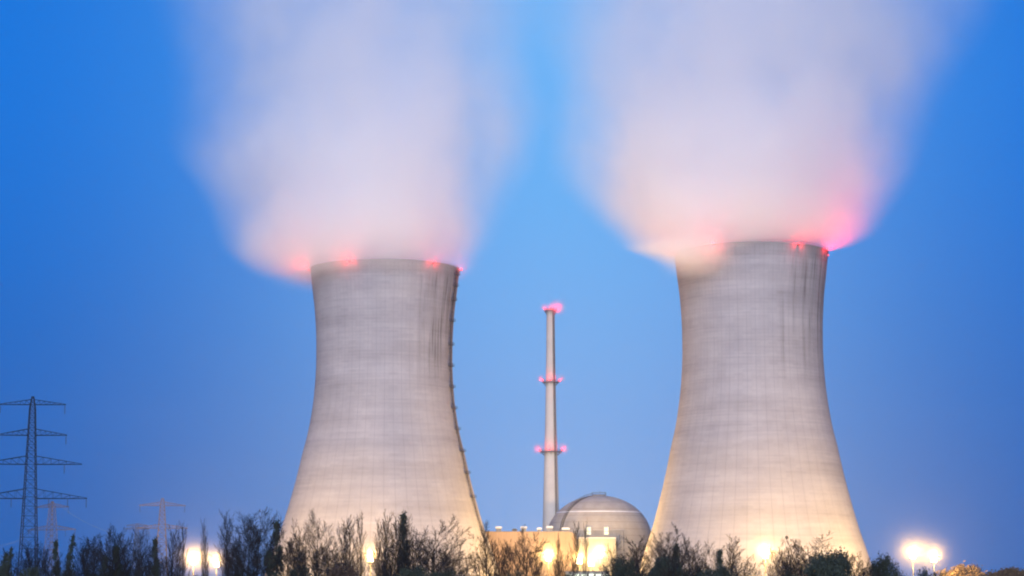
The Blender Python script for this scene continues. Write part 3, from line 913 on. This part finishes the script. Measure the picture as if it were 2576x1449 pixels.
def tree(kind, px, py, width, label, Y=None, name=None, var=None):
    """crown centred at px with its top at py and about that many picture units wide"""
    Y = Y or trnd.uniform(235, 330)
    protos = PROTO[kind]
    tm, cm, zmax, rad = protos[trnd.randrange(len(protos)) if var is None else var]
    p = pix(px, py, Y)
    nm = name or {'fan': 'bare_tree', 'slim': 'bare_tree', 'open': 'bare_tree', 'multi': 'bare_tree', 'spindle': 'columnar_tree', 'ever': 'evergreen_tree', 'brown': 'leafy_bush', 'tan': 'round_tree', 'shrub': 'shrub'}[kind]
    root = empty(nm, (pix(px, 1449, Y).x, Y, 0), trnd.random() * 2 * PI if kind != 'spindle' else 0)
    sz = p.z / zmax; sx = (width * (1.65 if kind in ('fan', 'slim', 'multi') else 1.1 if kind == 'open' else 1.0) / 2 * Y / F) / rad
    root.scale = (sx, sx, sz)
    tag(root, label, 'bush' if kind in ('brown', 'shrub') else 'tree', GT)
    for n, me in (('trunk', tm), ('crown', cm)):
        o = bpy.data.objects.new(n, me); C.objects.link(o); o.parent = root
    return root

TREES = [
 # left of the lamp pair, against the deep blue sky
 ('spindle', 2, 1386, 34, 'dark columnar tree cut by the left edge of the picture'),
 ('spindle', 18, 1372, 24, 'narrow dark columnar tree left of the tall pylon foot'),
 ('slim', 33, 1374, 34, 'slim bare tree just left of the tall pylon legs'),
 ('shrub', 12, 1412, 60, 'low dark shrub in the bottom left corner'),
 ('multi', 52, 1385, 50, 'bare tree covering the foot of the tall dark pylon'),
 ('slim', 70, 1362, 40, 'slender bare tree overlapping the right leg of the tall pylon'),
 ('multi', 84, 1350, 44, 'bare twiggy tree immediately right of the tall pylon legs'),
 ('shrub', 78, 1420, 66, 'low shrub beneath the right leg of the tall pylon'),
 ('fan', 102, 1372, 32, 'thin bare tree between the tall pylon and the faint pylon'),
 ('slim', 117, 1359, 28, 'thin bare tree below the faint orange pylon'),
 ('spindle', 138, 1351, 24, 'dark spindle tree at the foot of the faint orange pylon'),
 ('multi', 150, 1388, 46, 'low bare tree between two dark spindle trees'),
 ('spindle', 172, 1339, 28, 'blackest flame-shaped tree leaning right, left of the open bare trees', 270, None, 2),
 ('multi', 198, 1362, 40, 'bare tree right beside the black leaning flame-shaped tree'),
 ('fan', 214, 1338, 56, 'bare open-crowned tree right of the black leaning tree'),
 ('shrub', 165, 1424, 70, 'low shrub at the foot of the black leaning tree'),
 ('fan', 240, 1345, 60, 'bare round-crowned tree midway between the two dark flame shapes'),
 ('fan', 262, 1322, 40, 'tall slim bare tree left of the rounded dark columnar tree'),
 ('spindle', 264, 1392, 30, 'short dark columnar tree below the tall slim bare one'),
 ('fan', 278, 1318, 66, 'tall bare tree with spreading twigs above the rounded dark columnar tree'),
 ('slim', 302, 1313, 44, 'tall bare tree just left of the smallest far pylon'),
 ('spindle', 291, 1363, 34, 'rounded dark columnar tree left of the smallest far pylon', 262, None, 0),
 ('multi', 322, 1338, 44, 'bushy bare tree below and left of the smallest far pylon'),
 ('multi', 346, 1345, 44, 'bare tree in front of the smallest far pylon'),
 ('slim', 366, 1322, 42, 'bare tree between the smallest pylon and the orange-lit pylon'),
 ('spindle', 388, 1345, 24, 'dense dark columnar tree touching the left of the orange-lit pylon', 265, None, 0),
 ('multi', 376, 1335, 36, 'slim bare tree behind the dense dark columnar tree'),
 ('shrub', 232, 1418, 70, 'low shrub under the bare open-crowned trees'),
 ('shrub', 330, 1426, 80, 'low shrub under the smallest far pylon'),
 ('multi', 408, 1368, 50, 'bare tree covering the foot of the orange-lit pylon'),
 ('slim', 430, 1308, 30, 'dark slim tree just right of the orange-lit pylon'),
 ('slim', 446, 1345, 36, 'bare tree immediately left of the larger lamp of the left pair'),
 # around and right of the lamp pair
 ('slim', 457, 1308, 22, 'bare tree rising behind the larger lamp of the left pair', 300),
 ('slim', 513, 1297, 15, 'thin spire-like bare tree above the larger left lamp', 290),
 ('slim', 518, 1322, 13, 'bare tree between the two lamps of the left pair', 310),
 ('slim', 568, 1278, 40, 'tallest dense-crowned bare tree immediately right of the left lamp pair', 300),
 ('fan', 580, 1306, 44, 'bare tree behind the tall dense-crowned one right of the left lamp pair'),
 ('fan', 592, 1330, 40, 'bare tree between the left lamp pair and the big airy trees'),
 ('fan', 603, 1290, 74, 'airy bare tree with rounded top, first right of the left lamp pair'),
 ('fan', 622, 1278, 76, 'bigger airy bare tree left of the tallest forked one'),
 ('fan', 648, 1270, 84, 'tallest forked bare tree between the lamp pair and left tower'),
 ('fan', 674, 1296, 50, 'bare tree between the tallest forked tree and the tower edge'),
 ('spindle', 694, 1300, 34, 'greenish dense tree at the left edge of the left tower', 300, None, 0),
 ('spindle', 672, 1378, 40, 'dark dense low tree at the left foot of the left tower', 262, None, 1),
 ('shrub', 505, 1436, 60, 'low shrub under the larger lamp of the left pair'),
 ('shrub', 612, 1425, 90, 'low shrub under the airy bare trees'),
 # in front of the left tower
 ('fan', 722, 1316, 48, 'bare tree crossing the lower left edge of the left tower'),
 ('multi', 748, 1300, 54, 'bare twiggy tree on the lower left of the left tower'),
 ('fan', 768, 1288, 50, 'tall bare tree on the left of the left tower'),
 ('fan', 792, 1276, 66, 'tallest bare tree in front of the left part of the left tower'),
 ('fan', 822, 1312, 66, 'faint airy bare tree left of the brown leafy bush'),
 ('brown', 862, 1402, 86, 'brown leafy bush left of the single lamp at the left tower', 235),
 ('slim', 861, 1300, 36, 'thin bare tree above the brown leafy bush'),
 ('slim', 879, 1293, 42, 'thin bare tree with brushy tip right above the brown bush edge'),
 ('multi', 890, 1378, 36, 'low bare tree directly left of the left tower lamp'),
 ('slim', 914, 1280, 32, 'bare forked-topped tree above the single left tower lamp'),
 ('slim', 949, 1298, 26, 'bare tree with brushy head just right of the left tower lamp'),
 ('slim', 965, 1278, 26, 'thin poplar with a dark tufted head right of the left tower lamp'),
 ('multi', 960, 1385, 60, 'low bare tree filling the gap below the tufted poplar'),
 ('slim', 990, 1288, 40, 'bare tree between the tufted poplar and the dense dark tree'),
 ('spindle', 1014, 1278, 34, 'dense dark-topped tree at the centre of the left tower foot', 270, None, 0),
 ('multi', 1008, 1300, 74, 'broad bare tree wrapped round the dense dark-topped one', 285),
 ('slim', 1036, 1290, 44, 'bare tree right beside the dense dark-topped tree'),
 ('fan', 1090, 1290, 118, 'broad fan-shaped bare tree on the right of the left tower foot', 255, None, 0),
 ('multi', 1072, 1345, 90, 'shorter bare tree in front of the broad fan-shaped one'),
 ('ever', 1042, 1414, 90, 'dark evergreen bush below the dense dark-topped tree', 232),
 ('ever', 1118, 1424, 84, 'dark evergreen bush below the broad fan-shaped tree', 240),
 ('shrub', 985, 1425, 70, 'low shrub right under the left tower lamp'),
 ('shrub', 752, 1415, 80, 'low shrub at the left foot of the left tower'),
 ('open', 1212, 1334, 112, 'open crooked bare tree in front of the left end of the ochre hall', 240, None, 0),
 ('slim', 1226, 1306, 34, 'bluish bare tuft rising over the left end of the hall roof', 315),
 ('brown', 1182, 1428, 60, 'brown bush at the foot of the open crooked tree', 232),
 # in front of the hall and dome
 ('multi', 1262, 1352, 60, 'bare tree before the ochre hall, right of the open crooked tree'),
 ('fan', 1320, 1315, 74, 'many-stemmed bare tree before the middle of the ochre hall'),
 ('shrub', 1288, 1428, 84, 'grey-green shrub below the many-stemmed tree'),
 ('slim', 1402, 1330, 14, 'thin bare tree straight above the lamp below the chimney', 300),
 ('multi', 1418, 1362, 40, 'bare tree between the chimney lamp and the lamp trio'),
 ('slim', 1443, 1306, 20, 'bare tree just left of the left lit window of the dome', 300),
 ('slim', 1473, 1300, 14, 'thin tall bare tree touching the left lit dome window', 310),
 ('shrub', 1420, 1434, 60, 'low shrub left of the bright gatehouse windows'),
 ('shrub', 1562, 1394, 92, 'rounded twiggy shrub right of the lamp trio', 250),
 ('multi', 1560, 1388, 86, 'twiggy bare tree growing through the rounded shrub by the trio', 262),
 ('slim', 1622, 1345, 56, 'pale thin bare tree before the left edge of the right tower'),
 # in front of the right tower
 ('multi', 1656, 1330, 62, 'bare tree on the lower left edge of the right tower'),
 ('fan', 1704, 1313, 78, 'tallest bare tree before the left part of the right tower'),
 ('ever', 1676, 1380, 78, 'dark dense tree below the tallest bare tree of the right tower', 250),
 ('spindle', 1702, 1362, 30, 'dark upright core tree inside the tallest right-tower tree', 265, None, 0),
 ('fan', 1755, 1358, 70, 'twiggy bare tree midway between the trio and right tower lamp'),
 ('spindle', 1811, 1376, 28, 'dark blunt columnar tree left of the right tower lamp', 255, None, 0),
 ('slim', 1832, 1342, 46, 'thin bare tree leaning over the dark blunt columnar tree'),
 ('ever', 1805, 1415, 100, 'dark evergreen bush below the blunt columnar tree', 240),
 ('multi', 1858, 1385, 64, 'low twiggy tree immediately left of the right tower lamp'),
 ('open', 1905, 1388, 50, 'small crooked bare tree just under the right tower lamp', 255, None, 1),
 ('shrub', 1745, 1420, 90, 'low shrub under the midway twiggy tree of the right tower'),
 ('multi', 1957, 1348, 52, 'bare tree directly right of the right tower lamp'),
 ('slim', 1979, 1352, 30, 'thin bare tree carrying a bird nest at its tip'),
 ('fan', 2036, 1334, 96, 'fan-shaped bare tree above the big round evergreen'),
 ('multi', 1994, 1382, 66, 'dusky bare tree left of the big round evergreen'),
 ('ever', 2092, 1372, 122, 'big round nearly black evergreen before the right tower', 228, None, 0),
 ('open', 2150, 1385, 92, 'crooked bare tree at the lower right edge of the right tower', 240, None, 0),
 ('ever', 2222, 1384, 76, 'dark rounded tree between the right tower and right lamp pair', 262, None, 1),
 ('shrub', 2190, 1425, 70, 'low shrub at the right foot of the right tower'),
 ('shrub', 2268, 1428, 80, 'brownish shrub below the larger lamp of the right pair'),
 ('shrub', 2325, 1420, 70, 'twiggy shrub between the two lamps of the right pair', 260),
 ('shrub', 2362, 1430, 56, 'low shrub below the smaller lamp of the right pair', 270),
 # fuller undergrowth
 ('multi', 225, 1370, 46, 'low bare tree between the black leaning tree and the rounded columnar one'),
 ('multi', 312, 1374, 48, 'low bare tree just right of the rounded dark columnar tree'),
 ('multi', 396, 1384, 50, 'low bare tree at the left foot of the orange-lit pylon'),
 ('multi', 735, 1352, 60, 'bushy bare tree low on the left corner of the left tower'),
 ('multi', 802, 1362, 64, 'bushy bare tree under the tallest one before the left tower'),
 ('multi', 842, 1374, 46, 'low bushy bare tree close behind the left of the brown bush'),
 ('fan', 984, 1335, 60, 'bare tree overlapping the stem of the tufted poplar'),
 ('fan', 1044, 1320, 80, 'bare tree between the dark-topped tree and the broad fan'),
 ('multi', 1132, 1352, 70, 'bare tree on the right flank of the broad fan-shaped one'),
 ('multi', 1162, 1385, 56, 'low bare tree left of the open crooked tree'),
 ('fan', 1286, 1345, 60, 'bare tree close left of the many-stemmed hall tree'),
 ('multi', 1342, 1366, 34, 'low bare tree immediately left of the lamp below the chimney'),
 ('fan', 1543, 1345, 34, 'bare tree before the right edge of the cream annex'),
 ('multi', 1592, 1374, 64, 'bare tree between the rounded shrub and the right tower'),
 ('fan', 1682, 1345, 66, 'bare tree just left of the tallest one before the right tower'),
 ('multi', 1731, 1340, 58, 'bare tree just right of the tallest one before the right tower'),
 ('fan', 1786, 1360, 66, 'bare tree just left of the dark blunt columnar tree'),
 ('multi', 1884, 1404, 36, 'knee-high bare tree in the gap left below the right tower lamp'),
 ('multi', 1950, 1398, 34, 'knee-high bare tree in the gap right below the right tower lamp'),
 ('fan', 2010, 1354, 62, 'bare tree between the nest tree and the fan-shaped tree'),
 ('fan', 2072, 1360, 64, 'bare tree sprouting over the left shoulder of the round evergreen'),
 ('multi', 2136, 1380, 56, 'bare tree on the right shoulder of the round evergreen'),
 ('multi', 2178, 1400, 46, 'thin bare tree in the gap right of the right tower base'),
 ('shrub', 1245, 1432, 70, 'low shrub at the right foot of the open crooked tree'),
 ('shrub', 1634, 1426, 84, 'low shrub at the left foot of the right tower'),
 ('shrub', 1985, 1424, 84, 'low shrub under the thin nest tree'),
 ('tan', 2424, 1407, 112, 'round tan tree lit orange by the right lamp pair', 905),
 ('tan', 2545, 1421, 118, 'round grey tree cut by the right edge of the picture', 720),
]
for tdef in TREES: tree(*tdef)

# bird nest at the tip of one bare tree
npos = pix(1979, 1352, 270)
nb = MB(); nr = random.Random(3)
for i in range(70):
    d = Vector((nr.gauss(0, 1), nr.gauss(0, 1), nr.gauss(0, .8))).normalized()
    q = d * .16; t = d.orthogonal().normalized(); t = Matrix.Rotation(nr.random() * 6.3, 3, d) @ t
    nb.tube(q - t * .13, q + t * .13, .010, n=3)
tag(nb.build('bird_nest', M_TWIG, None, False, npos), 'small twig bird nest at the tip of a thin tree', 'bird nest')

# ------------------------------------------------------------------ steam
def plume(name, X, Y, Z, label, LR, fr, dens, seed, yk=.78):
    zlo, zhi = LR[0][0], LR[-1][0]
    root_m = MB()
    rnd = random.Random(seed)
    def at(z):
        for (z0, l0, r0), (z1, l1, r1) in zip(LR, LR[1:]):
            if z0 <= z <= z1:
                t = (z - z0) / (z1 - z0); return l0 + (l1 - l0) * t, r0 + (r1 - r0) * t
        return LR[-1][1:]
    def at_front(z):
        for (z0, f0), (z1, f1) in zip(fr, fr[1:]):
            if z0 <= z <= z1: return f0 + (f1 - f0) * (z - z0) / (z1 - z0)
        return fr[-1][1]
    nz, na = 60, 64
    ph = [rnd.random() * 6.28 for _ in range(6)]
    for j in range(nz + 1):
        z = zlo + (zhi - zlo) * j / nz
        l, r = at(z)
        cx, rx = (l + r) / 2, (r - l) / 2
        ry = rx * yk
        k = 1.0
        for i in range(na):
            t = 2 * PI * i / na
            wv = 1 + .03 * math.sin(3 * t + ph[0] + z * .05) + .025 * math.sin(5 * t + ph[1] - z * .08) + .02 * math.sin(2 * t + ph[2] + z * .11)
            root_m.v.append((cx + rx * k * wv * math.cos(t), at_front(z) + ry * k * wv * math.sin(t), z))
    for j in range(nz):
        for i in range(na):
            ii = (i + 1) % na
            root_m.f.append((j * na + i, j * na + ii, (j + 1) * na + ii, (j + 1) * na + i))
    root_m.f.append(tuple(reversed(range(na)))); root_m.f.append(tuple(nz * na + i for i in range(na)))
    m = bpy.data.materials.new('steam'); m.use_nodes = True
    g = N(m.node_tree); m.node_tree.nodes.clear()
    t = g.n('ShaderNodeTexCoord')
    P = t.outputs['Object']
    x, y, z = g.sep(P)
    wv = g.noise(g.xyz(g.m('MULTIPLY', x, .020), g.m('ADD', g.m('MULTIPLY', y, .020), seed * 3.1), g.m('MULTIPLY', z, .016)), 1.0, 3, .55)
    wx, wy, wz = g.sep(wv[1])
    amp = g.step(z, -8, 45, 6, 30)
    xx = g.m('ADD', x, g.m('MULTIPLY', g.m('SUBTRACT', wx, .5), amp))
    yy = g.m('ADD', y, g.m('MULTIPLY', g.m('SUBTRACT', wy, .5), amp))
    zr = (zlo, zhi)
    L = g.curve(z, [(a, b) for a, b, c in LR], zr, (-120, 120))
    Rr = g.curve(z, [(a, c) for a, b, c in LR], zr, (-120, 120))
    front = g.curve(z, fr, zr, (-60, 20))
    cx = g.m('MULTIPLY', g.m('ADD', L, Rr), .5)
    rx = g.m('MULTIPLY', g.m('SUBTRACT', Rr, L), .5)
    u = g.m('DIVIDE', g.m('SUBTRACT', xx, cx), rx)
    v = g.m('DIVIDE', g.m('SUBTRACT', yy, front), g.m('MULTIPLY', rx, yk))
    d = g.m('SQRT', g.m('ADD', g.m('MULTIPLY', u, u), g.m('MULTIPLY', v, v)))
    edge = g.n('ShaderNodeMapRange', interpolation_type='SMOOTHSTEP')
    g.put(edge.inputs['Value'], d); edge.inputs['From Min'].default_value = .98
    g.put(edge.inputs['From Max'], g.step(z, 0, 80, .33, .08))
    sh = edge.outputs[0]
    wisp = g.noise(g.xyz(g.m('MULTIPLY', xx, .036), g.m('ADD', g.m('MULTIPLY', yy, .036), seed), g.m('MULTIPLY', z, .024)), 1.0, 4, .62)[0]
    mod = g.lin(wisp, .30, .70, .12, 1.75)
    hgt = g.curve(z, dens, zr, (0, 1))
    den = g.m('MULTIPLY', g.m('MULTIPLY', sh, mod), hgt)
    den = g.m('MULTIPLY', den, 0.12)
    pv = g.n('ShaderNodeVolumePrincipled')
    pv.inputs['Color'].default_value = (.998, .996, .999, 1)
    pv.inputs['Anisotropy'].default_value = 0.0
    g.put(pv.inputs['Density'], den)
    o = g.n('ShaderNodeOutputMaterial'); m.node_tree.links.new(pv.outputs[0], o.inputs['Volume'])
    ob = root_m.build(name, m, None, True, (X, Y, Z))
    tag(ob, label, 'steam', 'steam plumes over the cooling towers')
    return ob

LR_L = [(-10, -47, -12), (-5, -56, 38), (0, -65, 44), (7, -73, 48.5), (14, -76, 53), (31.5, -84, 60), (49, -98, 72), (66, -98, 82), (84, -100, 84), (102, -106, 83), (122, -113, 85), (160, -120, 90), (195, -122, 92)]
DN_L = [(-10, .0), (-5, .30), (0, .60), (10, .66), (30, .54), (60, .40), (100, .25), (135, .17), (165, .09), (195, 0)]
plume('steam_plume', X_L, D_L, topL, 'wide pale steam plume rising from the left cooling tower', LR_L, [(-10, -8), (0, -8), (20, -4), (195, 0)], DN_L, 2)
LR_R = [(-15, -40, -12), (-8, -46, -4), (-2, -56, 2), (3, -60, 44), (7, -64, 55), (15, -73, 62), (23, -80, 67), (39.5, -89, 77), (56, -92, 84), (73, -94, 93), (90, -98, 104), (110, -102, 114), (150, -108, 122), (195, -110, 124)]
DN_R = [(-15, .0), (-9, .32), (-2, .62), (8, .66), (28, .54), (56, .42), (90, .29), (130, .18), (160, .09), (195, 0)]
plume('steam_plume', X_R, D_R, topR, 'pinkish steam plume rising from the right cooling tower', LR_R, [(-15, -34), (-8, -33), (-2, -28), (3, -10), (8, -6), (30, -4), (195, 0)], DN_R, 7, .86)

# ------------------------------------------------------------------ evening haze
hm = bpy.data.materials.new('evening_haze'); hm.use_nodes = True
hg = N(hm.node_tree); hm.node_tree.nodes.clear()
hv = hg.n('ShaderNodeVolumePrincipled')
hv.inputs['Color'].default_value = (.95, .96, 1.0, 1)
hv.inputs['Density'].default_value = 0.00006
hv.inputs['Anisotropy'].default_value = 0.82
ho = hg.n('ShaderNodeOutputMaterial'); hm.node_tree.links.new(hv.outputs[0], ho.inputs['Volume'])
hb = MB().box(-3000, 3000, -200, 4500, -1, 365)
tag(hb.build('haze', hm), 'thin blue evening haze filling the air round the plant', 'haze', kind='stuff')
